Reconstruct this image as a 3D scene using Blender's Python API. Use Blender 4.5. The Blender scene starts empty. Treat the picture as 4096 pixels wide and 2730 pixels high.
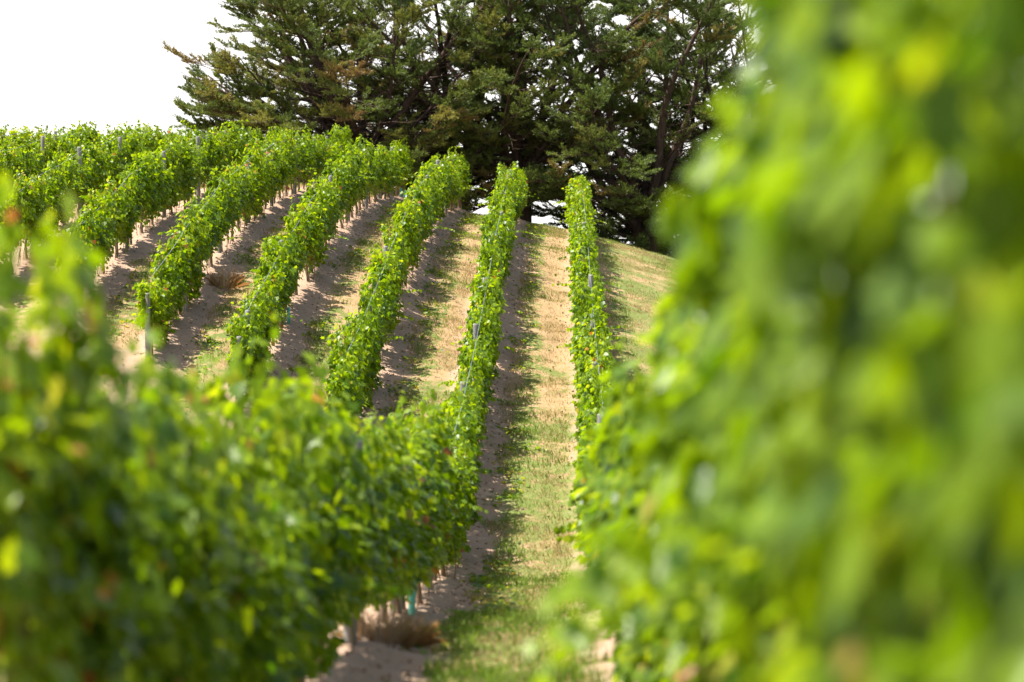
import bpy, math, random
import numpy as np
from mathutils import Vector

scene = bpy.context.scene
COL = scene.collection
random.seed(7)

# ------------------------------------------------------------------ camera
CZ = 4.3
cam_data = bpy.data.cameras.new("camera")
cam = bpy.data.objects.new("camera", cam_data)
COL.objects.link(cam)
cam.location = (0, 0, CZ)
cam.rotation_euler = (math.radians(90.0), 0, math.radians(1.17))
cam_data.lens = 85
cam_data.sensor_width = 36
cam_data.clip_start = 0.05
cam_data.clip_end = 6000
cam_data.dof.use_dof = True
cam_data.dof.focus_distance = 68
cam_data.dof.aperture_fstop = 1.45
cam_data.dof.aperture_blades = 0
scene.camera = cam

# ------------------------------------------------------------------ light
SUN_EL = math.radians(66)
SUN_AZ = math.radians(-96)          # clockwise from +Y: the sun stands high to the left
world = bpy.data.worlds.new("World")
scene.world = world
world.use_nodes = True
wn = world.node_tree.nodes
wl = world.node_tree.links
wn.clear()
sky = wn.new("ShaderNodeTexSky")
sky.sky_type = 'NISHITA'
sky.sun_disc = False
sky.sun_elevation = SUN_EL
sky.sun_rotation = SUN_AZ
sky.altitude = 100
sky.air_density = 1.0
sky.dust_density = 2.5
sky.ozone_density = 1.0
bg = wn.new("ShaderNodeBackground")
bg.inputs["Strength"].default_value = 0.105
wo = wn.new("ShaderNodeOutputWorld")
tcw = wn.new("ShaderNodeTexCoord")                      # bright summer haze standing over the horizon
sxw = wn.new("ShaderNodeSeparateXYZ"); wl.new(tcw.outputs["Generated"], sxw.inputs[0])
mrw = wn.new("ShaderNodeMapRange"); mrw.interpolation_type = 'SMOOTHSTEP'
wl.new(sxw.outputs[2], mrw.inputs[0])
for k_, v_ in zip((1, 2, 3, 4), (0.12, 0.34, 1.0, 0.0)): mrw.inputs[k_].default_value = v_
mxw = wn.new("ShaderNodeMix"); mxw.data_type = 'RGBA'
wl.new(mrw.outputs[0], mxw.inputs[0]); wl.new(sky.outputs[0], mxw.inputs[6]); mxw.inputs[7].default_value = (5.8, 5.7, 5.5, 1)
wl.new(mxw.outputs[2], bg.inputs["Color"])
wl.new(bg.outputs[0], wo.inputs["Surface"])

sun_d = bpy.data.lights.new("sun", 'SUN')
sun_d.energy = 5.0
sun_d.angle = math.radians(0.5)
sun_d.color = (1.0, 0.96, 0.90)
sun = bpy.data.objects.new("sun", sun_d)
COL.objects.link(sun)
to_sun = Vector((math.cos(SUN_EL) * math.sin(SUN_AZ), math.cos(SUN_EL) * math.cos(SUN_AZ), math.sin(SUN_EL)))
sun.rotation_euler = to_sun.to_track_quat('Z', 'Y').to_euler()
sun.location = (-20, 20, 40)

scene.view_settings.view_transform = 'Standard'
scene.view_settings.look = 'None'
scene.view_settings.exposure = 1.35
scene.view_settings.gamma = 1.0
scene.cycles.use_denoising = True
scene.cycles.max_bounces = 8
scene.cycles.transparent_max_bounces = 8
scene.cycles.transmission_bounces = 6
scene.cycles.diffuse_bounces = 4
scene.cycles.sample_clamp_indirect = 6.0


# ------------------------------------------------------------------ helpers
def tag(o, label=None, cat=None, group=None, kind=None):
    if label: o["label"] = label
    if cat: o["category"] = cat
    if group: o["group"] = group
    if kind: o["kind"] = kind
    return o


def link(name, me, mat, parent=None):
    o = bpy.data.objects.new(name, me)
    COL.objects.link(o)
    if mat and not me.materials:
        me.materials.append(mat)
    if parent: o.parent = parent
    return o


def mesh_from(name, V, F, tint=None, smooth=False, attr="tint"):
    """V (n,3); F: (m,k) array of equal-sized faces or a list of such arrays."""
    V = np.asarray(V, np.float32)
    if isinstance(F, np.ndarray): F = [F]
    F = [f for f in F if len(f)]
    me = bpy.data.meshes.new(name)
    me.vertices.add(len(V))
    me.vertices.foreach_set("co", V.ravel())
    tot = np.concatenate([np.full(len(f), f.shape[1], np.int32) for f in F])
    idx = np.concatenate([f.ravel() for f in F]).astype(np.int32)
    start = np.concatenate([[0], np.cumsum(tot)[:-1]]).astype(np.int32)
    me.loops.add(len(idx))
    me.loops.foreach_set("vertex_index", idx)
    me.polygons.add(len(tot))
    me.polygons.foreach_set("loop_start", start)
    me.polygons.foreach_set("loop_total", tot)
    if smooth:
        me.polygons.foreach_set("use_smooth", np.ones(len(tot), bool))
    if tint is not None:
        a = me.attributes.new(attr, 'FLOAT', 'POINT')
        a.data.foreach_set("value", np.asarray(tint, np.float32))
    me.update(calc_edges=True)
    me.validate()
    return me


class Tubes:
    def __init__(self): self.V = []; self.F = []; self.n = 0
    def add(self, P, R, sides=6, cap=True):
        P = np.asarray(P, float); R = np.asarray(R, float)
        T = np.gradient(P, axis=0)
        T /= np.linalg.norm(T, axis=1)[:, None] + 1e-9
        ref = np.array([0.31, 0.17, 0.93]) if abs(T[0, 2]) < 0.9 else np.array([1.0, 0.1, 0.05])
        A = np.cross(T, ref); A /= np.linalg.norm(A, axis=1)[:, None] + 1e-9
        B = np.cross(T, A)
        an = np.linspace(0, 2 * np.pi, sides, endpoint=False)
        ring = P[:, None, :] + R[:, None, None] * (np.cos(an)[None, :, None] * A[:, None, :] + np.sin(an)[None, :, None] * B[:, None, :])
        k = len(P)
        i = np.arange(k - 1)[:, None] * sides + np.arange(sides)[None, :]
        j = np.arange(k - 1)[:, None] * sides + (np.arange(sides)[None, :] + 1) % sides
        f = np.stack([i, j, j + sides, i + sides], -1).reshape(-1, 4) + self.n
        self.V.append(ring.reshape(-1, 3)); self.F.append(f); self.n += k * sides
        if cap:                                   # close the far end with a small cone of quads
            c = np.repeat(P[-1][None, :], 1, 0)
            self.V.append(c)
            b = self.n - sides
            q = [[b + a, b + (a + 1) % sides, b + (a + 2) % sides, self.n] for a in range(0, sides, 2)]
            self.F.append(np.array(q)); self.n += 1
    def mesh(self, name, smooth=True):
        return mesh_from(name, np.concatenate(self.V), np.concatenate(self.F), smooth=smooth)


def hash2(ix, iy, seed):
    h = (ix * 374761393 + iy * 668265263 + seed * 1442695041) & 0xFFFFFFFF
    h = ((h ^ (h >> 13)) * 1274126177) & 0xFFFFFFFF
    return ((h ^ (h >> 16)) & 0xFFFFFF) / float(0xFFFFFF)


def noise(x, y, seed=0):
    x = np.asarray(x, float); y = np.asarray(y, float)
    ix = np.floor(x).astype(np.int64); iy = np.floor(y).astype(np.int64)
    fx = x - ix; fy = y - iy
    fx = fx * fx * (3 - 2 * fx); fy = fy * fy * (3 - 2 * fy)
    a = hash2(ix, iy, seed); b = hash2(ix + 1, iy, seed)
    c = hash2(ix, iy + 1, seed); d = hash2(ix + 1, iy + 1, seed)
    return (a * (1 - fx) + b * fx) * (1 - fy) + (c * (1 - fx) + d * fx) * fy


def sstep(a, b, x):
    t = np.clip((np.asarray(x, float) - a) / (b - a), 0, 1)
    return t * t * (3 - 2 * t)


# ------------------------------------------------------------------ terrain
_py = [-60, -10, 0, 5, 8, 10, 11.5, 13.3, 17, 22, 30, 36, 39, 44, 48, 54, 59, 63, 70, 80, 90, 100, 106, 115, 130, 160, 250, 2000]
_pz = [1.5, -1.1, -1.28, -1.18, -1.46, -1.80, -2.04, -2.40, -2.60, -2.81, -3.36, -3.7, -3.75, -3.15, -2.45, -1.45, -0.45, 0.35, 1.65, 3.15, 4.2, 4.9, 5.1, 4.9, 4.0, 2.0, -6, -12]
_cx = [-200, -40, -23, -15, -12, -9.6, -7, -4.6, -2, 0, 4, 6, 10, 20, 200]
_cz = [-3.0, 1.0, 1.45, 1.65, 1.7, 1.5, 1.05, 0.55, 0.05, -0.30, -1.35, -2.0, -3.0, -5.0, -8.0]
_gy = np.arange(-60, 260, 0.5)
_k = np.exp(-0.5 * (np.arange(-8, 9) / 1.8) ** 2); _k /= _k.sum()
_gz = np.interp(_gy, _py, _pz)
_gz = np.convolve(np.pad(_gz, 8, mode='edge'), _k, 'valid')
_gx = np.arange(-60, 60, 0.5)
_gc = np.convolve(np.pad(np.interp(_gx, _cx, _cz), 8, mode='edge'), _k, 'valid')


def terrain(x, y):
    x = np.asarray(x, float); y = np.asarray(y, float)
    p = np.where(y < 255, np.interp(y, _gy, _gz), np.interp(y, _py, _pz))
    c = np.where(np.abs(x) < 55, np.interp(x, _gx, _gc), np.interp(x, _cx, _cz))
    w = sstep(40, 70, y)
    return CZ + p + w * c


def slope_y(x, y):
    return float((terrain(x, y + 0.8) - terrain(x, y - 0.8)) / 1.6)


X0, SP = 0.66, 2.5
ROWS = [  # index, y start, y end, phrase
    (0, 2.4, 101, "rightmost row"),
    (1, 7.3, 102, "row left of the grassy aisle"),
    (2, 47.5, 102, "third row from the right"),
    (3, 50.5, 104, "fourth row from the right"),
    (4, 54.0, 104, "fifth row from the right"),
    (5, 58.5, 104, "sixth row from the right"),
    (6, 60.0, 104, "seventh row from the right"),
    (7, 69.0, 104, "eighth row from the right"),
    (8, 79.0, 104, "ninth row from the right"),
    (9, 89.0, 104, "tenth row from the right"),
]


# ------------------------------------------------------------------ materials
class NT:
    def __init__(self, name):
        self.m = bpy.data.materials.new(name); self.m.use_nodes = True
        self.t = self.m.node_tree; self.t.nodes.clear()
    def n(self, kind, **kw):
        nd = self.t.nodes.new(kind)
        for k, v in kw.items(): setattr(nd, k, v)
        return nd
    def put(self, nd, sock, v):
        s = nd.inputs[sock]
        if hasattr(v, "is_output") or isinstance(v, bpy.types.NodeSocket): self.t.links.new(v, s)
        else: s.default_value = v
    def math(self, op, a, b=0.0, c=0.0, clamp=False):
        nd = self.n("ShaderNodeMath", operation=op, use_clamp=clamp)
        self.put(nd, 0, a); self.put(nd, 1, b); self.put(nd, 2, c)
        return nd.outputs[0]
    def mix(self, f, a, b, blend='MIX'):
        nd = self.n("ShaderNodeMix", data_type='RGBA', blend_type=blend)
        self.put(nd, 0, f); self.put(nd, 6, a); self.put(nd, 7, b)
        return nd.outputs[2]
    def ramp(self, f, stops, interp='LINEAR'):
        nd = self.n("ShaderNodeValToRGB"); cr = nd.color_ramp; cr.interpolation = interp
        while len(cr.elements) < len(stops): cr.elements.new(0.5)
        for e, (p, c) in zip(cr.elements, stops):
            e.position = p; e.color = c if len(c) == 4 else (*c, 1)
        self.put(nd, 0, f); return nd.outputs[0]
    def noise(self, vec, scale, detail=4, rough=0.6):
        nd = self.n("ShaderNodeTexNoise")
        if vec is not None: self.put(nd, "Vector", vec)
        self.put(nd, "Scale", scale); self.put(nd, "Detail", detail); self.put(nd, "Roughness", rough)
        return nd.outputs["Fac"]
    def maprange(self, v, a, b, c=0.0, d=1.0):
        nd = self.n("ShaderNodeMapRange", interpolation_type='SMOOTHSTEP')
        self.put(nd, 0, v); self.put(nd, 1, a); self.put(nd, 2, b); self.put(nd, 3, c); self.put(nd, 4, d)
        return nd.outputs[0]
    def out(self, sh):
        o = self.n("ShaderNodeOutputMaterial"); self.t.links.new(sh, o.inputs[0]); return self.m
    def principled(self, color, rough=0.8, spec=0.3, normal=None):
        p = self.n("ShaderNodeBsdfPrincipled")
        self.put(p, "Base Color", color); self.put(p, "Roughness", rough); self.put(p, "Specular IOR Level", spec)
        if normal is not None: self.put(p, "Normal", normal)
        return p.outputs[0]
    def bump(self, h, strength=0.5, dist=0.02):
        b = self.n("ShaderNodeBump"); self.put(b, "Height", h); self.put(b, "Strength", strength); self.put(b, "Distance", dist)
        return b.outputs[0]
    def attr(self, name):
        return self.n("ShaderNodeAttribute", attribute_name=name).outputs["Fac"]


def leaf_material(name, stops, tstops, trans=0.44, rough=0.40, spec=0.28):
    t = NT(name)
    a = t.attr("tint")
    oi = t.n("ShaderNodeObjectInfo").outputs["Random"]
    a2 = t.math('ADD', a, t.math('MULTIPLY', t.math('SUBTRACT', oi, 0.5), 0.22), clamp=True)
    c = t.ramp(a2, stops); ct = t.ramp(a2, tstops)
    p = t.principled(c, rough, spec)
    tr = t.n("ShaderNodeBsdfTranslucent"); t.put(tr, "Color", ct)
    mx = t.n("ShaderNodeMixShader"); t.put(mx, 0, trans); t.put(mx, 1, p); t.put(mx, 2, tr.outputs[0])
    return t.out(mx.outputs[0])


M_LEAF = leaf_material("vine_leaf",
    [(0.0, (0.036, 0.085, 0.006)), (0.45, (0.112, 0.182, 0.006)), (0.8, (0.200, 0.280, 0.008)), (0.93, (0.28, 0.32, 0.012)), (0.975, (0.30, 0.25, 0.04)), (1.0, (0.30, 0.11, 0.03))],
    [(0.0, (0.11, 0.24, 0.002)), (0.45, (0.31, 0.45, 0.002)), (0.8, (0.48, 0.60, 0.003)), (0.93, (0.60, 0.64, 0.008)), (0.975, (0.55, 0.40, 0.05)), (1.0, (0.45, 0.14, 0.03))])
M_CYP = leaf_material("cypress_foliage",
    [(0.0, (0.060, 0.090, 0.024)), (0.4, (0.125, 0.158, 0.038)), (0.75, (0.20, 0.185, 0.044)), (1.0, (0.19, 0.115, 0.045))],
    [(0.0, (0.09, 0.13, 0.02)), (0.4, (0.17, 0.235, 0.03)), (0.75, (0.34, 0.30, 0.045)), (1.0, (0.24, 0.14, 0.045))], trans=0.30, rough=0.6, spec=0.25)
M_GRASS = leaf_material("grass_blade",
    [(0.0, (0.075, 0.14, 0.016)), (0.4, (0.16, 0.21, 0.035)), (0.6, (0.32, 0.24, 0.11)), (1.0, (0.46, 0.34, 0.18))],
    [(0.0, (0.15, 0.28, 0.015)), (0.4, (0.26, 0.36, 0.03)), (0.6, (0.40, 0.30, 0.11)), (1.0, (0.50, 0.36, 0.15))], trans=0.4, rough=0.6, spec=0.2)
M_DRY = leaf_material("dry_grass_blade",
    [(0.0, (0.46, 0.29, 0.16)), (0.6, (0.60, 0.43, 0.25)), (1.0, (0.70, 0.57, 0.37))],
    [(0.0, (0.22, 0.10, 0.03)), (0.6, (0.40, 0.20, 0.07)), (1.0, (0.48, 0.32, 0.13))], trans=0.3, rough=0.65, spec=0.2)


def bark(name, c1, c2, sc):
    t = NT(name)
    tc = t.n("ShaderNodeTexCoord").outputs["Object"]
    mp = t.n("ShaderNodeMapping"); t.put(mp, "Vector", tc); t.put(mp, "Scale", (sc, sc, sc * 0.12))
    f = t.noise(mp.outputs[0], 1.0, 6, 0.65)
    c = t.ramp(f, [(0.3, c1), (0.7, c2)])
    return t.out(t.principled(c, 0.9, 0.15, t.bump(f, 0.9, 0.03)))


M_BARK = bark("cypress_bark", (0.030, 0.020, 0.015), (0.105, 0.066, 0.048), 9)
M_VINEBARK = bark("vine_bark", (0.10, 0.065, 0.042), (0.30, 0.21, 0.14), 40)
M_POST = bark("post_wood", (0.13, 0.12, 0.105), (0.34, 0.32, 0.285), 34)


def plain(name, c, rough, spec=0.4, metal=0.0, trans=0.0):
    t = NT(name)
    f = t.noise(t.n("ShaderNodeTexCoord").outputs["Object"], 14, 4)
    col = t.mix(f, tuple(v * 0.75 for v in c) + (1,), tuple(min(1, v * 1.25) for v in c) + (1,))
    p = t.n("ShaderNodeBsdfPrincipled")
    t.put(p, "Base Color", col); t.put(p, "Roughness", rough); t.put(p, "Metallic", metal); t.put(p, "Specular IOR Level", spec)
    return t.out(p.outputs[0])


M_WIRE = plain("galvanised_wire", (0.45, 0.47, 0.50), 0.4, metal=0.8)
M_GUARD = plain("teal_plastic", (0.10, 0.42, 0.36), 0.45)


def ground_material():
    t = NT("ground_soil")
    pos = t.n("ShaderNodeNewGeometry").outputs["Position"]
    sx = t.n("ShaderNodeSeparateXYZ"); t.put(sx, 0, pos)
    x, y = sx.outputs[0], sx.outputs[1]
    r = t.math('DIVIDE', t.math('SUBTRACT', x, X0), SP)
    r = t.math('SUBTRACT', r, t.math('ROUND', r))
    wob = t.math('MULTIPLY', t.math('SUBTRACT', t.noise(pos, 1.3, 4), 0.5), 0.9)
    d = t.math('ADD', t.math('MULTIPLY', t.math('ABSOLUTE', r), SP), wob)       # metres from the nearest row
    d = t.math('ADD', d, t.math('MULTIPLY', t.maprange(x, -0.75, -0.35), 0.38))
    strip = t.maprange(d, 0.55, 0.95)                                              # 0 bare strip, 1 sward
    n1 = t.noise(pos, 0.45, 5, 0.65); n2 = t.noise(pos, 3.2, 6, 0.7); n3 = t.noise(pos, 22, 5, 0.7); n4 = t.noise(pos, 70, 3, 0.7)
    soil = t.ramp(n3, [(0.25, (0.245, 0.156, 0.102)), (0.55, (0.345, 0.230, 0.155)), (0.8, (0.42, 0.292, 0.203))])
    pale = t.ramp(n3, [(0.25, (0.30, 0.206, 0.140)), (0.8, (0.42, 0.305, 0.215))])
    soil = t.mix(t.maprange(t.math('ADD', n2, t.math('MULTIPLY', n1, 0.6)), 0.75, 1.0), soil, pale)
    straw = t.ramp(n4, [(0.2, (0.20, 0.125, 0.062)), (0.55, (0.32, 0.215, 0.108)), (0.85, (0.43, 0.315, 0.18))])
    green = t.ramp(n4, [(0.2, (0.075, 0.105, 0.022)), (0.6, (0.145, 0.168, 0.044)), (0.85, (0.26, 0.25, 0.10))])
    near = t.maprange(y, 44, 70, 0.21, 0.03)
    far = t.maprange(y, 80, 110, 0.0, 0.04)
    side = t.maprange(x, 0.6, 2.2, 0.0, 0.16)
    gl = t.math('ADD', t.math('ADD', t.math('MULTIPLY', n1, 0.6), t.math('MULTIPLY', n2, 0.4)), t.math('ADD', near, t.math('ADD', far, side)))
    r = t.math('FRACT', t.math('ADD', t.math('DIVIDE', t.math('SUBTRACT', x, X0), SP), 40.0))
    band = t.math('MULTIPLY', t.maprange(r, 0.27, 0.35), t.maprange(r, 0.47, 0.58, 1.0, 0.0))   # greener on the cooler side of each aisle
    gl = t.math('ADD', gl, t.math('MULTIPLY', band, t.maprange(n2, 0.40, 0.62, -0.02, 0.22)))
    gmask = t.maprange(gl, 0.58, 0.72)
    smask = t.maprange(t.math('ADD', t.math('MULTIPLY', n2, 0.7), t.math('ADD', t.math('MULTIPLY', n3, 0.3), side)), 0.31, 0.47)
    sward = t.mix(smask, soil, straw)
    sward = t.mix(gmask, sward, green)
    keep = t.math('MAXIMUM', strip, t.maprange(x, 1.2, 1.8))
    keep = t.math('MAXIMUM', keep, t.maprange(y, 112, 118))
    keep = t.math('MAXIMUM', keep, t.math('MULTIPLY', t.maprange(x, X0 - 1.55 * SP, X0 - 1.35 * SP, 1.0, 0.0), t.maprange(y, 46, 50, 1.0, 0.0)))
    col = t.mix(keep, soil, sward)
    h = t.math('ADD', t.math('MULTIPLY', n3, 0.6), t.math('MULTIPLY', n4, 0.35))
    h = t.math('ADD', h, n2)
    return t.out(t.principled(col, 0.95, 0.1, t.bump(h, 0.6, 0.035)))


M_GROUND = ground_material()


# ------------------------------------------------------------------ ground
def build_ground():
    xs = np.concatenate([np.array([-2500, -1200, -600, -300, -160, -100, -70, -50, -40]), np.arange(-34, -10, 0.35), np.arange(-10, 7, 0.12), np.arange(7, 30, 0.7), np.array([34, 42, 55, 75, 110, 180, 320, 650, 1200, 2500])])
    ys = np.concatenate([np.array([-300, -150, -80, -50, -30, -20]), np.arange(-14, 12, 0.6), np.arange(12, 110, 0.16), np.arange(110, 150, 1.0), np.array([152, 160, 175, 200, 240, 300, 400, 600, 900, 1400, 2500])])
    X, Y = np.meshgrid(xs, ys)
    Z = terrain(X, Y)
    r = (X - X0) / SP; r = (r - np.round(r)) * SP
    inrow = sstep(1.6, 0.9, X) * sstep(112, 106, Y)
    edge = np.where(X < X0 - 1.5 * SP, sstep(44, 50, Y), 1.0)
    Z += inrow * edge * (0.10 * np.exp(-(r / 0.38) ** 2) - 0.035 * np.exp(-((np.abs(r) - 0.75) / 0.22) ** 2))
    fine = sstep(40, 20, np.abs(X)) * sstep(150, 110, Y)
    Z += fine * ((noise(X * 1.1, Y * 1.1, 3) - 0.5) * 0.09 + (noise(X * 3.1, Y * 3.1, 4) - 0.5) * 0.055 + (noise(X * 6.3, Y * 6.3, 5) - 0.5) * 0.03)
    Z += (noise(X * 0.16, Y * 0.16, 6) - 0.5) * 0.12 * fine
    ny, nx = X.shape
    V = np.stack([X, Y, Z], -1).reshape(-1, 3)
    i = (np.arange(ny - 1)[:, None] * nx + np.arange(nx - 1)[None, :]).ravel()
    F = np.stack([i, i + 1, i + nx + 1, i + nx], -1)
    o = link("ground", mesh_from("ground", V, F, smooth=True), M_GROUND)
    tag(o, kind="structure")


build_ground()

# ------------------------------------------------------------------ vine leaves
_half = np.array([(0.0, 0.0), (0.20, -0.17), (0.50, 0.06), (0.36, 0.28), (0.45, 0.56), (0.20, 0.62), (0.0, 0.95)])
_out = np.concatenate([_half, _half[1:-1] * np.array([-1, 1])])        # 12 verts
LEAF2D = _out
LEAF_Z = -0.30 * np.abs(_out[:, 0]) - 0.22 * np.clip(_out[:, 1], 0, 1) ** 2
LF_R = np.array([0, 1, 2, 3, 4, 5, 6]); LF_L = np.array([0, 6, 11, 10, 9, 8, 7])


def leaves_mesh(name, P, N, D, S, tint, mat, curl=None):
    """P positions, N normals, D tip directions, S widths."""
    n = len(P)
    N = N / (np.linalg.norm(N, axis=1)[:, None] + 1e-9)
    D = D - (D * N).sum(1)[:, None] * N
    D /= np.linalg.norm(D, axis=1)[:, None] + 1e-9
    X = np.cross(D, N)
    cz = np.ones(n) if curl is None else curl
    V = (P[:, None, :] + S[:, None, None] * (LEAF2D[None, :, 0, None] * X[:, None, :] + LEAF2D[None, :, 1, None] * D[:, None, :]
         + (LEAF_Z[None, :] * cz[:, None])[:, :, None] * N[:, None, :]))
    k = len(LEAF2D)
    base = (np.arange(n) * k)[:, None]
    F = np.concatenate([base + LF_R[None, :], base + LF_L[None, :]])
    me = mesh_from(name, V.reshape(-1, 3), F, np.repeat(tint, k))
    me.materials.append(mat)
    return me


def vine_foliage(seed, side_shoot=0, tall=1.0, low=False, low_left=False):
    rg = np.random.default_rng(seed)
    P = []; N = []; D = []; S = []; T = []
    def leaf(p, out, size, tint):
        n = np.array([out[0] * 0.8, out[1] * 0.45, 0.55]) + rg.normal(0, 0.42, 3)
        d = np.array([out[0] * 0.5, out[1] * 0.4, -0.75]) + rg.normal(0, 0.35, 3)
        P.append(p); N.append(n); D.append(d); S.append(size); T.append(tint)
    ph = rg.uniform(0, 6.28, 4)
    def wid(y, z):
        b = 0.275 + 0.065 * math.sin(2.6 * y + ph[0]) + 0.055 * math.sin(4.7 * z + ph[1] + 1.5 * y)
        if z > 1.55: b *= max(0.45, 1 - (z - 1.6) * 0.6)
        if z < 0.75: b *= 0.8
        return b
    ns = 38
    for s in range(ns):
        y0 = -1.0 + 2.0 * (s + rg.uniform(0, 1)) / ns
        x0 = rg.normal(0, 0.07)
        L = rg.uniform(0.85, 1.28) * tall * (1.0 + 0.15 * math.sin(3.1 * y0 + ph[2]))
        if rg.random() < 0.10: L *= 1.18
        lx = rg.normal(0, 0.17); ly = rg.normal(0, 0.16)
        arch = rg.uniform(-0.1, 0.25)
        m = int(L / 0.062)
        for k in range(m):
            t = (k + rg.uniform(0, 0.6)) / m
            p = np.array([x0 + lx * t + np.sign(lx) * arch * t * t, y0 + ly * t, 0.80 + L * t - 0.10 * arch * t * t])
            w = wid(p[1], p[2])
            p[0] = w * math.tanh(p[0] / w) if w > 0 else p[0]
            az = rg.uniform(0, 6.28)
            out = np.array([math.cos(az) * 1.2 + (1.1 if p[0] > 0 else -1.1) * min(1, abs(p[0]) / 0.2), math.sin(az), 0]); out /= np.linalg.norm(out)
            young = max(0.0, (t - 0.75) / 0.25)
            size = rg.uniform(0.095, 0.155) * (1 - 0.42 * young)
            tint = np.clip(0.36 + 0.20 * rg.normal() + 0.36 * young, 0.02, 0.92)
            leaf(p + out * rg.uniform(0.03, 0.09), out, size, tint)
            if rg.random() < 0.46 and t < 0.93:           # lateral towards one face of the row
                sg = 1 if rg.random() < 0.5 + 0.35 * np.tanh(p[0] / 0.1) else -1
                ld = np.array([sg * rg.uniform(0.6, 1.0), rg.normal(0, 0.5), rg.uniform(-0.5, 0.4)])
                q = p.copy()
                for j in range(rg.integers(2, 5)):
                    q = q + ld * 0.075
                    w2 = wid(q[1], q[2]) * 1.15
                    q[0] = np.clip(q[0], -w2, w2)
                    o2 = np.array([sg * 1.0, rg.normal(0, 0.6), 0]); o2 /= np.linalg.norm(o2)
                    leaf(q + o2 * 0.03 + rg.normal(0, 0.015, 3), o2, rg.uniform(0.075, 0.135), np.clip(0.42 + 0.2 * rg.normal(), 0.02, 0.9))
    for k in range(420 if low else 200):                                     # hanging skirt under the fruiting wire
        y = rg.uniform(-1, 1); z = 0.90 - (abs(rg.normal(0, 0.19)) if not low else 0.60 * rg.random() ** 0.9) - 0.05 * math.sin(5 * y + ph[3])
        x = rg.uniform(-1, 1) * wid(y, z)
        o2 = np.array([np.sign(x), rg.normal(0, 0.6), 0]); o2 /= np.linalg.norm(o2)
        tint = np.clip(0.34 + 0.18 * rg.normal(), 0.02, 0.9)
        if rg.random() < 0.035: tint = rg.uniform(0.95, 1.0)
        leaf(np.array([x, y, z]), o2, rg.uniform(0.08, 0.13), tint)
    for k in range(side_shoot):                              # long shoots that escaped the wires
        sg = 1 if (k + seed) % 3 else -1
        q = np.array([sg * 0.3, rg.uniform(-0.7, 0.7), rg.uniform(0.75, 1.35)])
        dv = np.array([sg * 1.0, rg.normal(0, 0.4), rg.uniform(-0.1, 0.35)])
        if low_left:
            q = np.array([-0.25, rg.uniform(-0.9, 0.9), rg.uniform(0.55, 0.95)]); dv = np.array([-0.72, rg.normal(0, 0.3), rg.uniform(0.0, 0.4)])
        for j in range(rg.integers(7, 13)):
            q = q + dv * 0.065; dv[2] -= 0.06
            for e in (-1, 1):
                o2 = np.array([dv[0] * 0.4, e * 1.0, 0.3])
                leaf(q + np.array([0, e * 0.03, 0.02]), o2, rg.uniform(0.06, 0.115) * (1 - 0.03 * j), np.clip(0.5 + 0.2 * rg.normal(), 0.05, 0.92))
    T = np.array(T)
    rare = rg.random(len(T)) < 0.004
    T[rare] = rg.uniform(0.94, 1.0, rare.sum())
    P = np.array(P)
    cl = noise(P[:, 1] * 3.6 + 50, P[:, 2] * 3.6 + 9 * np.sign(P[:, 0]) + 40, seed) * 0.65 + noise(P[:, 1] * 8 + 50, P[:, 2] * 8 + 17 * np.sign(P[:, 0]) + 40, seed + 1) * 0.35
    hollow = (cl < (0.39 if low else 0.45)) & (np.abs(P[:, 0]) > 0.10 + 0.30 * cl) & (P[:, 2] > 0.5)
    kp = ~hollow
    P = P[kp]; T = T[kp]
    N, D, S = (np.array(q)[kp] for q in (N, D, S))
    dn = P[:, 2] < 0.28
    P[dn, 2] = 0.28 + rg.uniform(0, 0.25, dn.sum())
    return leaves_mesh("vine_foliage", P, N, D, S, T, M_LEAF, rg.uniform(0.4, 1.5, len(T)))


def vine_trunk(seed):
    rg = np.random.default_rng(seed + 900)
    tb = Tubes()
    k = 9
    z = np.linspace(-0.08, 0.84, k)
    wob = np.cumsum(rg.normal(0, 0.014, (k, 2)), axis=0)
    P = np.column_stack([wob, z])
    R = np.linspace(0.038, 0.024, k) * rg.uniform(0.9, 1.15, k)
    tb.add(P, R, 8)
    for e in (-1, 1):                                        # the two arms along the wire
        m = 7; t = np.linspace(0, 1, m)
        A = np.column_stack([wob[-1, 0] + rg.normal(0, 0.012, m), wob[-1, 1] + e * 0.86 * t, 0.80 + 0.06 * np.sin(t * 2.0) + rg.normal(0, 0.008, m)])
        tb.add(A, np.linspace(0.022, 0.012, m), 6)
    for s in range(5):                                       # bare lower parts of canes and a training stake
        y0 = rg.uniform(-0.85, 0.85); m = 5; t = np.linspace(0, 1, m)
        if s < 3:
            A = np.column_stack([rg.normal(0, 0.05) + rg.normal(0, 0.015, m), y0 + rg.normal(0, 0.02, m) + 0.08 * t, -0.03 + 0.9 * t])
            tb.add(A, np.linspace(0.011, 0.007, m), 5)
        else:
            A = np.column_stack([rg.normal(0, 0.04) + rg.normal(0, 0.03) * t, y0 + rg.normal(0, 0.1) * t, 0.82 + 0.85 * t])
            tb.add(A, np.linspace(0.008, 0.005, m), 5)
    me = tb.mesh("vine_trunk"); me.materials.append(M_VINEBARK)
    return me


FOL = [vine_foliage(100 + k, side_shoot=(0, 1, 1, 0, 2, 2, 0, 1, 1, 0, 0, 3)[k], tall=(1.0, 1.05, 0.97, 1.08, 0.94, 1.0, 1.03, 0.98, 1.1, 1.0, 0.95, 1.04)[k]) for k in range(12)]
FOL_LOW = [vine_foliage(300 + k, side_shoot=(0, 1, 0, 0, 0, 2)[k], tall=(1.0, 1.06, 0.96, 1.1, 1.0, 1.03)[k], low=True) for k in range(6)]
FOL_SHOOT = vine_foliage(501, side_shoot=5, low=True, low_left=True)
TRK = [vine_trunk(k) for k in range(6)]

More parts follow.
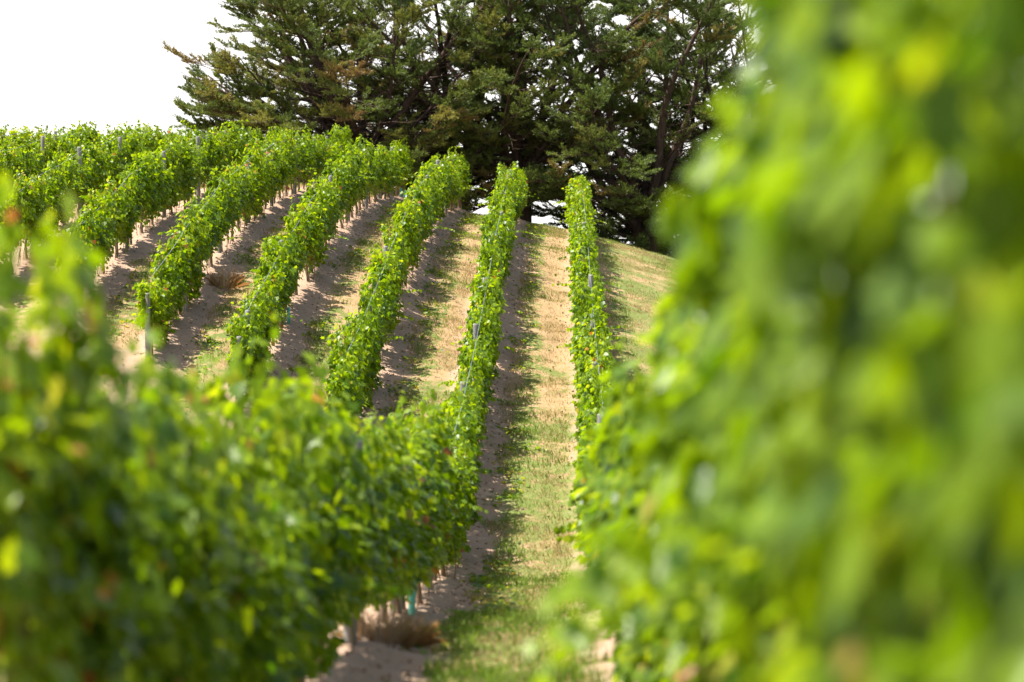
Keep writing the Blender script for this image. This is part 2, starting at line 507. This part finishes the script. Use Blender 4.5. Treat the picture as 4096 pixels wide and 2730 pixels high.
ORD1 = ["", "first", "second", "third", "fourth", "fifth", "sixth", "seventh", "eighth", "ninth", "tenth", "eleventh", "twelfth", "thirteenth", "fourteenth", "fifteenth", "sixteenth", "seventeenth", "eighteenth", "nineteenth"]
TENS = ["", "", "twent", "thirt", "fort", "fift", "sixt"]


def ordinal(n):
    if n < 20: return ORD1[n]
    t, u = divmod(n, 10)
    return TENS[t] + "ieth" if u == 0 else TENS[t] + "y-" + ORD1[u]


VSP = 1.8
rv = random.Random(11)


def obj_copy(o, parent=None):
    c = o.copy(); COL.objects.link(c)
    if parent: c.parent = parent
    return c


proto = bpy.data.objects.new("grape_vine", None); COL.objects.link(proto)
proto.empty_display_size = 0.2
proto_t = link("trunk", TRK[0], None, proto)
proto_f = link("foliage", FOL[0], None, proto)
used = [False]


def place_vine(x, y, label, group, sx=1.0, sz=1.0, special=None):
    if not used[0]:
        r, tr, fo = proto, proto_t, proto_f; used[0] = True
    else:
        r = obj_copy(proto); tr = obj_copy(proto_t, r); fo = obj_copy(proto_f, r)
    r.location = (x + rv.gauss(0, 0.05), y, float(terrain(x, y)) + 0.06)
    tr.data = TRK[rv.randrange(len(TRK))]
    fo.data = FOL_LOW[rv.randrange(6)] if y < 19.5 or (y < 43 and x > -0.5) or 37 < y < 43 or (x > -8 and y < 54) or rv.random() < 0.12 else FOL[rv.randrange(len(FOL))]
    flip = rv.random() < 0.5
    if special: fo.data = FOL_SHOOT; flip = False
    sl = math.atan(slope_y(x, y))
    fo.rotation_euler = (sl if not flip else -sl, 0, math.pi if flip else 0)
    fo.location = (0, 0, -0.22 if y < 14 else 0.12 if 18.5 < y < 37 and x < -0.5 else 0)
    if flip: fo.rotation_euler = (sl, 0, math.pi)
    fo.scale = (sx * rv.uniform(0.80, 1.16), 1.0, sz * rv.uniform(0.89, 1.10))
    tag(r, label, "grape vine", group)
    return r


def vine_height(i, k, y):
    if i == 0: return 1.14 if y < 5.6 else 1.0
    if i == 1: return 1.07 if y < 9 else 0.93 if y < 11 else 1.04 if y < 20 else 1.0
    if i in (2, 3, 4, 5):
        if k < 3: return 1.13
        if k < 6: return 0.86
    return 0.78 if rv.random() < 0.05 else 1.0


for i, ya, yb, phrase in ROWS:
    x = X0 - SP * i
    n = int((yb - ya) / VSP) + 1
    for k in range(n):
        y = yb - k * VSP                                  # counted from the crest downwards
        place_vine(x, y, f"leafy green grape vine, {ordinal(k + 1)} from the crest in the {phrase}", f"grape vines in the {phrase}",
                   0.94 if (i == 0 and y < 9) else 0.85 if y < 11 else 1.0, vine_height(i, k, y), "shoots" if (i == 0 and 5.2 < y < 8) else None)

# ------------------------------------------------------------------ posts and wires
def post_mesh(seed):
    rg = np.random.default_rng(seed)
    tb = Tubes()
    z = np.array([-0.25, 0.0, 0.5, 1.1, 1.7, 2.08, 2.12, 2.125])
    lean = rg.normal(0, 0.012, 2)
    P = np.column_stack([lean[0] * z, lean[1] * z, z])
    R = np.array([0.066, 0.065, 0.063, 0.062, 0.061, 0.060, 0.054, 0.03])
    tb.add(P, R, 12)
    me = tb.mesh("trellis_post"); me.materials.append(M_POST); return me


POSTS = [post_mesh(k) for k in range(4)]
p_phase = {0: 98.5, 1: 96.6, 2: 98.0, 3: 97.0, 4: 97.2, 5: 97.5, 6: 97.0, 7: 97.0, 8: 98.0, 9: 98.0}
post0 = None
for i, ya, yb, phrase in ROWS:
    x = X0 - SP * i
    ys = []
    y = p_phase[i]
    while y > max(ya + 2.0, 18.0):
        ys.append(y + rv.uniform(-0.3, 0.3)); y -= 6.3
    if i >= 2: ys.append(ya + 0.7)
    for k, y in enumerate(ys):
        if post0 is None: o = post0 = link("trellis_post", POSTS[0], None)
        else: o = obj_copy(post0); o.data = POSTS[rv.randrange(4)]
        o.location = (x + rv.uniform(-0.05, 0.05), y, float(terrain(x, y)) + (rv.uniform(-0.24, 0.08) if k < len(ys) - 1 or i < 2 else -0.42))
        o.rotation_euler = (rv.gauss(0, 0.02), rv.gauss(0, 0.02), rv.uniform(0, 6))
        tag(o, f"weathered grey wooden post, {ordinal(k + 1)} from the crest in the {phrase}", "post", "wooden trellis posts")
    # wires: sagging a touch between posts
    ys = sorted(ys)
    tb = Tubes()
    for h in (1.25, 2.06):
        Pw = []
        for a, b in zip(ys[:-1], ys[1:]):
            for q in np.linspace(0, 1, 7)[:-1]:
                yy = a + (b - a) * q
                za = float(terrain(x, a)); zb = float(terrain(x, b))
                Pw.append((x + 0.07, yy, za + (zb - za) * q + h + 0.06 - 0.05 * math.sin(math.pi * q)))
        Pw.append((x + 0.07, ys[-1], float(terrain(x, ys[-1])) + h + 0.06))
        tb.add(np.array(Pw), np.full(len(Pw), 0.0045), 5)
    o = link("trellis_wire", tb.mesh("trellis_wire"), M_WIRE)
    tag(o, f"thin grey trellis wires strung along the {phrase}", "wire", "trellis wires")

# ------------------------------------------------------------------ teal vine guards
def guard_mesh():
    n = 14; an = np.linspace(0, 2 * np.pi, n, endpoint=False)
    zs = np.array([0.0, 0.22, 0.45]); V = []
    for r in (0.055, 0.050):
        for z in zs:
            V.append(np.column_stack([r * np.cos(an) * (1 + 0.15 * np.sin(3 * an + z * 5)), r * np.sin(an), np.full(n, z)]))
    V = np.concatenate(V); F = []
    def q(a, b):
        for k in range(n): F.append((a * n + k, a * n + (k + 1) % n, b * n + (k + 1) % n, b * n + k))
    q(0, 1); q(1, 2); q(4, 3); q(5, 4); q(2, 5); q(3, 0)
    me = mesh_from("vine_guard", V, np.array(F), smooth=True); me.materials.append(M_GUARD); return me


GM = guard_mesh(); g0 = None
for x, y, lab in [(X0 - SP + 0.16, 27.1, "teal plastic guard round a young vine, low in the row left of the grassy aisle"),
                  (X0 - 3 * SP + 0.12, 54.8, "teal plastic guard at the lower end of the fourth row from the right"),
                  (X0 - 3 * SP + 0.12, 59.5, "teal plastic guard partway up the fourth row from the right"),
                  (X0 - 3 * SP + 0.12, 100.8, "teal plastic guard near the crest, nearer of two, fourth row from the right"),
                  (X0 - 3 * SP + 0.12, 103.6, "teal plastic guard at the crest end of the fourth row from the right")]:
    if g0 is None: o = g0 = link("vine_guard", GM, None)
    else: o = obj_copy(g0)
    o.location = (x, y, float(terrain(x, y)) + 0.05); o.rotation_euler = (0.03, 0.04, y); o.scale = (0.75, 0.75, 0.95)
    tag(o, lab, "vine guard", "teal vine guards")


# ------------------------------------------------------------------ grass, clippings, dry clumps
def blades_mesh(name, P, H, W, lean, tint, mat):
    n = len(P)
    rg = np.random.default_rng(5)
    az = rg.uniform(0, 2 * np.pi, n)
    sx = np.column_stack([np.cos(az), np.sin(az), np.zeros(n)]) * W[:, None]
    top = np.column_stack([lean[:, 0], lean[:, 1], H])
    mid = top * np.array([0.4, 0.4, 0.58])
    V = np.stack([P - sx, P + sx, P + mid + sx * 0.7, P + top, P + mid - sx * 0.7], 1)
    F = (np.arange(n) * 5)[:, None] + np.arange(5)[None, :]
    me = mesh_from(name, V.reshape(-1, 3), F, np.repeat(tint, 5)); me.materials.append(mat)
    return me


def ground_z(x, y):
    return terrain(x, y) + (noise(x * 1.1, y * 1.1, 3) - 0.5) * 0.09 + (noise(x * 3.1, y * 3.1, 4) - 0.5) * 0.055 + (noise(x * 6.3, y * 6.3, 5) - 0.5) * 0.03 + (noise(x * 0.16, y * 0.16, 6) - 0.5) * 0.12


def build_grass():
    rg = np.random.default_rng(21)
    n = 1300000
    y = 17 + 99 * rg.random(n) ** 1.2
    x = rg.uniform(-13, 9, n)
    r = (x - X0) / SP; a = np.abs(r - np.round(r)) * SP
    a = np.where(x > X0 + 1, 1.2, a)
    g = 0.6 * noise(x * 0.7, y * 0.7, 31) + 0.4 * noise(x * 2.3, y * 2.3, 32)
    keep = (a + (g - 0.5) * 0.9 + 0.38 * sstep(-0.75, -0.35, x) > 0.70)
    hid = (x < X0 - SP * 1.5) & (y < 44)
    dens = sstep(0.40, 0.60, g) * 0.8 + 0.14 + 0.45 * sstep(62, 38, y)
    keep &= (rg.random(n) < dens) & ~hid
    x, y, g = x[keep], y[keep], g[keep]; n = len(x)
    P = np.column_stack([x, y, ground_z(x, y) - 0.01])
    greenp = np.clip(0.12 + 1.5 * (0.55 * noise(x * 0.35, y * 0.35, 41) + 0.45 * noise(x * 1.4, y * 1.4, 42) - 0.5) + 0.32 * sstep(62, 40, y), 0.03, 0.95)
    fr = ((x - X0) / SP) % 1.0
    greenp = np.clip(greenp + 0.55 * sstep(0.27, 0.35, fr) * sstep(0.60, 0.48, fr) * sstep(0.40, 0.6, noise(x * 1.9, y * 1.1, 43)), 0.03, 0.97)
    isg = rg.random(n) < greenp
    tint = np.where(isg, rg.uniform(0.0, 0.42, n), rg.uniform(0.55, 1.0, n))
    H = rg.uniform(0.02, 0.07, n) * (1 + 0.6 * isg) * (0.7 + 1.1 * noise(x * 2.7, y * 2.7, 44) ** 2) * (1 + 1.8 * sstep(104, 110, y) * rg.random(n)); W = rg.uniform(0.004, 0.010, n)
    lean = rg.normal(0, 0.035, (n, 2))
    o = link("grass", blades_mesh("grass", P, H, W, lean, tint, M_GRASS), None)
    tag(o, "short patchy green and straw coloured grass in the aisles", "grass", kind="stuff")
    # green clippings and fallen leaves along the edges of the aisles
    c = 420
    ci = rg.integers(0, 5, c); cy = 40 + 64 * rg.random(c); cy[ci == 0] = 22 + 80 * rg.random((ci == 0).sum())
    cx = X0 - SP * (ci + 1) + 0.75 + rg.normal(0, 0.25, c)
    m = rg.integers(4, 34, c)
    X = np.repeat(cx, m) + rg.normal(0, 0.15, m.sum()); Y = np.repeat(cy, m) + rg.normal(0, 0.22, m.sum())
    ok = ~((X < X0 - SP * 1.4) & (Y < 46)); X, Y = X[ok], Y[ok]; k = len(X)
    N = np.column_stack([rg.normal(0, 0.4, k), rg.normal(0, 0.4, k), np.ones(k)])
    D = np.column_stack([rg.normal(0, 1, (k, 2)), np.zeros(k)])
    T = np.clip(rg.normal(0.3, 0.16, k), 0.02, 0.9); br = rg.random(k) < 0.30; T[br] = rg.uniform(0.95, 1.0, br.sum())
    Pp = np.column_stack([X, Y, ground_z(X, Y) + rg.uniform(0.02, 0.06, k)])
    o = link("fallen_leaves", leaves_mesh("fallen_leaves", Pp, N, D, rg.uniform(0.05, 0.11, k), T, M_LEAF), None)
    tag(o, "trimmed vine leaves lying along the edges of the aisles", "fallen leaves", kind="stuff")


build_grass()


def build_clods():
    rg = np.random.default_rng(77)
    n = 26000
    row = rg.integers(0, 8, n); y = 18 + 86 * rg.random(n)
    sd = np.where(rg.random(n) < 0.6, 1, -1)
    x = X0 - SP * row + sd * np.abs(rg.normal(0.35, 0.32, n))
    keep = ~((row >= 2) & (y < 47)) & ~((row == 2) & (sd > 0) & (y < 47))
    x, y = x[keep], y[keep]; n = len(x)
    r = 0.008 + 0.030 * rg.random(n) ** 3.5
    c = np.column_stack([x, y, ground_z(x, y) + 0.10 * np.exp(-(((x - X0) / SP - np.round((x - X0) / SP)) * SP / 0.38) ** 2) + r * 0.3])
    o6 = np.array([(1, 0, 0), (0, 1, 0), (-1, 0, 0), (0, -1, 0), (0, 0, 1), (0, 0, -1)], float)
    V = c[:, None, :] + o6[None] * r[:, None, None] * rg.uniform(0.6, 1.3, (n, 6, 1))
    f = np.array([(0, 1, 4), (1, 2, 4), (2, 3, 4), (3, 0, 4), (1, 0, 5), (2, 1, 5), (3, 2, 5), (0, 3, 5)])
    F = ((np.arange(n) * 6)[:, None, None] + f[None]).reshape(-1, 3)
    o = link("soil_clods", mesh_from("soil_clods", V.reshape(-1, 3), F), M_GROUND)
    tag(o, "small dry clods and stones on the bare soil under the rows", "soil clods", kind="stuff")


build_clods()


def dry_clump(name, x, y, h, n, label, seed, spread=0.55):
    rg = np.random.default_rng(seed)
    tb_V = []; F = []
    az = rg.uniform(0, 6.28, n); el = np.abs(rg.normal(0.0, spread, n)); az = az + rg.normal(0, 0.8, n); L = h * (0.25 + 1.1 * rg.random(n) ** 1.4)
    r0 = np.sqrt(rg.random(n)) * 0.24
    base = np.column_stack([r0 * np.cos(az), r0 * np.sin(az), np.zeros(n)])
    d = np.column_stack([np.cos(az) * np.sin(el), np.sin(az) * np.sin(el), np.cos(el)])
    side = np.column_stack([-np.sin(az), np.cos(az), np.zeros(n)]) * 0.0028
    p1 = base + d * L[:, None] * 0.55
    p2 = base + d * L[:, None] + np.column_stack([np.zeros(n), np.zeros(n), -0.28 * L * np.sin(el)])
    V = np.stack([base - side, base + side, p1 + side, p2, p1 - side], 1).reshape(-1, 3)
    me = mesh_from("dry_grass_clump", V, (np.arange(n) * 5)[:, None] + np.arange(5)[None, :], np.repeat(rg.random(n), 5))
    me.materials.append(M_DRY)
    o = link(name, me, None); o.location = (x, y, float(terrain(x, y)) - 0.02)
    tag(o, label, "dry grass", "dry grass clumps")


dry_clump("dry_grass_clump", X0 - SP + 0.24, 22.3, 0.36, 900, "rust brown dry grass clump at the foot of the post nearest the grassy aisle", 1)
dry_clump("dry_grass_clump", X0 - 4 * SP + 0.62, 62.5, 0.52, 360, "rust brown dry grass clump beside the fifth row from the right", 2, 0.42)


# ------------------------------------------------------------------ cypress trees
UP = np.array([0, 0, 1.0])


def unit(v): return v / (np.linalg.norm(v) + 1e-9)


def cypress(label, x, y, seed, stems, split=1.6, trunk_r=0.55, dens=1.0, olive=0.35):
    rg = np.random.default_rng(seed)
    base = np.array([0, 0, 0.0])
    tb = Tubes(); limb_tb = []
    bl_P = []; bl_D = []; bl_L = []; bl_T = []
    # butt
    z = np.linspace(-0.6, split + 0.9, 7)
    tb.add(np.column_stack([0.10 * np.sin(z), 0.05 * z, z]), trunk_r * np.array([1.45, 1.2, 1.05, 0.98, 0.9, 0.75, 0.5]), 14)
    for (az, inc, L, r0, lift) in stems:
        a = math.radians(az); inc_ = math.radians(inc)
        d = np.array([math.cos(a) * math.sin(inc_), math.sin(a) * math.sin(inc_), math.cos(inc_)])
        p = np.array([0.25 * math.cos(a), 0.25 * math.sin(a), split * rg.uniform(0.5, 1.3)])
        st = 0.45; m = int(L / st)
        pts = [p.copy()]; dirs = [d.copy()]
        for k in range(m):
            d = unit(d + UP * lift * (0.3 + k / m) + rg.normal(0, 0.055, 3))
            p = p + d * st
            pts.append(p.copy()); dirs.append(d.copy())
        pts = np.array(pts); tt = np.linspace(0, 1, len(pts))
        tb.add(pts, r0 * (1 - 0.88 * tt ** 0.8) + 0.01, 8)
        # secondary branches
        t = 0.14
        while t < 1.0:
            k = min(len(pts) - 1, int(t * m)); q = pts[k].copy(); dk = dirs[k]
            steep = dk[2]
            baz = math.atan2(dk[1], dk[0]) + rg.uniform(-1.15, 1.15) * (1.0 if steep < 0.75 else 2.6)
            be = rg.uniform(-0.14, 0.26)
            h = np.array([math.cos(baz) * math.cos(be), math.sin(baz) * math.cos(be), math.sin(be)])
            bd = unit(h + dk * 0.45 * (0.3 + t))
            bl = (3.9 * (1 - 0.52 * t)) * rg.uniform(0.55, 1.25) * min(1.0, 0.55 + L / 16)
            nseg = 8; bp = [q.copy()]; bdirs = [bd.copy()]
            for s in range(nseg):
                bd = unit(bd + UP * (0.045 if s > 3 else -0.02) + rg.normal(0, 0.10, 3)); q = q + bd * bl / nseg
                bp.append(q.copy()); bdirs.append(bd.copy())
            bp = np.array(bp)
            br = max(0.014, 0.055 * (1 - 0.6 * t) * r0 / 0.22)
            tb.add(bp, np.linspace(br, 0.009, len(bp)), 5)
            bare = (t < 0.45 and rg.random() < 0.75) or rg.random() < 0.10
            btint = np.clip(olive + rg.normal(0, 0.15), 0.0, 0.85)
            if rg.random() < 0.045: btint = rg.uniform(0.85, 1.0)
            s = 0.30 if not bare else 0.4
            sgn = 1
            while s <= 1.02:
                sc_ = min(s, 1.0)
                kk = min(nseg - 1, int(sc_ * nseg)); f = sc_ * nseg - kk
                w0 = bp[kk] * (1 - f) + bp[kk + 1] * f
                d0 = bdirs[kk]
                sd = unit(np.cross(d0, UP)) * sgn; sgn = -sgn
                wd = unit(d0 * 0.9 + sd * rg.uniform(0.35, 1.0) + UP * rg.uniform(-0.08, 0.30) + rg.normal(0, 0.12, 3))
                wl_ = rg.uniform(0.55, 1.15) * (1 - 0.30 * s)
                if not bare and rg.random() < 0.26:                # upright plume along the top of the branch
                    wd = unit(d0 * 0.75 + sd * rg.uniform(0.0, 0.5) + UP * rg.uniform(0.35, 0.8)); wl_ *= 0.7
                tip = w0 + wd * wl_ + UP * 0.07 * wl_
                mid = (w0 + tip) / 2 - UP * 0.03
                if bare:
                    tb.add(np.array([w0, mid + rg.normal(0, 0.05, 3), tip + rg.normal(0, 0.1, 3)]), np.array([0.013, 0.010, 0.005]), 4, cap=False)
                else:
                    tb.add(np.array([w0, mid, tip]), np.array([0.012, 0.010, 0.006]), 4, cap=False)
                    nt = max(4, int(wl_ * 14 * dens))
                    u = (np.arange(nt) + rg.uniform(0.2, 0.8, nt)) / nt * 0.9 + 0.1
                    c = w0[None, :] + (tip - w0)[None, :] * u[:, None]
                    lat = unit(np.cross(wd, UP))
                    td = wd[None, :] * 0.9 + lat[None, :] * rg.normal(0, 0.62, nt)[:, None] + UP[None, :] * rg.uniform(-0.05, 0.50, nt)[:, None]
                    td /= np.linalg.norm(td, axis=1)[:, None]
                    tl = rg.uniform(0.20, 0.40, nt) * (1.1 - 0.4 * u)
                    nb = 11
                    v = (np.arange(nb)[None, :] + rg.random((nt, nb))) / nb
                    bpz = c[:, None, :] + td[:, None, :] * (v * tl[:, None])[:, :, None] + rg.normal(0, 0.018, (nt, nb, 3))
                    bdz = td[:, None, :] + rg.normal(0, 0.42, (nt, nb, 3)) + UP * 0.12
                    bl_P.append(bpz.reshape(-1, 3)); bl_D.append(bdz.reshape(-1, 3))
                    bl_L.append((rg.uniform(0.095, 0.165, (nt, nb)) * (1.15 - 0.45 * v)).ravel())
                    tt_ = btint + rg.normal(0, 0.07, (nt, 1)) + rg.normal(0, 0.05, (nt, nb)) + 0.10 * (v - 0.5)
                    bl_T.append(np.clip(tt_, 0, 1).ravel())
                s += rg.uniform(0.060, 0.105) if not bare else 0.11
            t += rg.uniform(0.030, 0.050) * 11.0 / L
    P = np.concatenate(bl_P); D = np.concatenate(bl_D); Ln = np.concatenate(bl_L); T = np.concatenate(bl_T)
    D /= np.linalg.norm(D, axis=1)[:, None]
    R = np.cross(D, rg.normal(0, 1, D.shape)); R /= np.linalg.norm(R, axis=1)[:, None] + 1e-9
    w = (Ln * rg.uniform(0.13, 0.22, len(Ln)))[:, None]
    V = np.stack([P, P + D * Ln[:, None] * 0.5 + R * w, P + D * Ln[:, None], P + D * Ln[:, None] * 0.5 - R * w], 1).reshape(-1, 3)
    F = np.arange(len(P) * 4).reshape(-1, 4)
    root = bpy.data.objects.new("cypress_tree", None); COL.objects.link(root)
    root.location = (x, y, float(terrain(x, y)))
    tag(root, label, "tree", "cypress trees along the crest")
    me = tb.mesh("cypress_trunk"); me.materials.append(M_BARK)
    link("trunk", me, None, root)
    me = mesh_from("cypress_crown", V, F, np.repeat(T, 4)); me.materials.append(M_CYP)
    link("crown", me, None, root)
    print("tree", label[:30], len(P))


def stem_set(seed, n, left=0, hmax=15, lowfan=6):
    """(azimuth, inclination, length, radius, lift)"""
    rg = np.random.default_rng(seed); out = []
    for k in range(n):
        az = 360 * k / n + rg.uniform(-25, 25); inc = rg.uniform(6, 38)
        out.append((az, inc, rg.uniform(0.75, 1.0) * hmax, rg.uniform(0.17, 0.26), -0.002))
    for k in range(lowfan):
        az = 360 * k / lowfan + rg.uniform(-25, 25); inc = rg.uniform(42, 66)
        out.append((az, inc, rg.uniform(7.5, 10), rg.uniform(0.12, 0.19), 0.012))
    for k in range(lowfan):
        az = 360 * (k + 0.5) / lowfan + rg.uniform(-25, 25); inc = rg.uniform(66, 84)
        out.append((az, inc, rg.uniform(5, 7.5), rg.uniform(0.08, 0.13), 0.012))
    for k in range(6):                                       # low boughs that droop nearly to the ground
        out.append((60 * k + rg.uniform(-18, 18), rg.uniform(88, 103), rg.uniform(3.6, 5.6), rg.uniform(0.06, 0.10), 0.006))
    return out


T1 = stem_set(1, 9, hmax=15, lowfan=7) + [(182, 73, 7.6, 0.20, 0.004), (176, 62, 8.2, 0.22, 0.005), (190, 52, 8.8, 0.22, 0.003), (172, 82, 7.4, 0.15, 0.006), (186, 57, 8.4, 0.2, 0.002), (178, 67, 7.8, 0.18, 0.004),
      (184, 41, 9.8, 0.22, 0.0), (206, 66, 8.0, 0.17, 0.016), (158, 66, 8.0, 0.16, 0.016), (178, 86, 7.0, 0.12, 0.020), (196, 29, 12.0, 0.2, -0.004), (176, 33, 11.0, 0.2, -0.004), (215, 52, 8.5, 0.2, 0.014)]
cypress("widest cypress with stems fanning left over the vines, leftmost tree on the crest", -9.3, 113.0, 31, T1, trunk_r=0.75, dens=1.1)
cypress("slender cypress with thin paired stems, second tree from the left on the crest", -5.2, 117.0, 32, stem_set(2, 8, hmax=16, lowfan=6), trunk_r=0.4, olive=0.45)
cypress("dark cypress with one thick upright trunk, behind the row left of the grassy aisle", -2.0, 114.0, 33, stem_set(3, 9, hmax=16, lowfan=6), trunk_r=0.5, split=3.2)
cypress("layered cypress with forked trunk standing on the grass right of the rightmost row", 3.9, 113.0, 34, stem_set(4, 10, hmax=15, lowfan=7), trunk_r=0.55, split=2.0, dens=1.0)
cypress("cypress behind the blurred vine leaves, rightmost tree on the crest", 9.6, 117.0, 35, stem_set(5, 11, hmax=16, lowfan=7), trunk_r=0.5, dens=1.2)
cypress("dark cypress set back between the layered forked cypress and the rightmost tree", 7.0, 121.0, 36, stem_set(6, 8, hmax=17, lowfan=4), trunk_r=0.45, dens=1.0, olive=0.28)
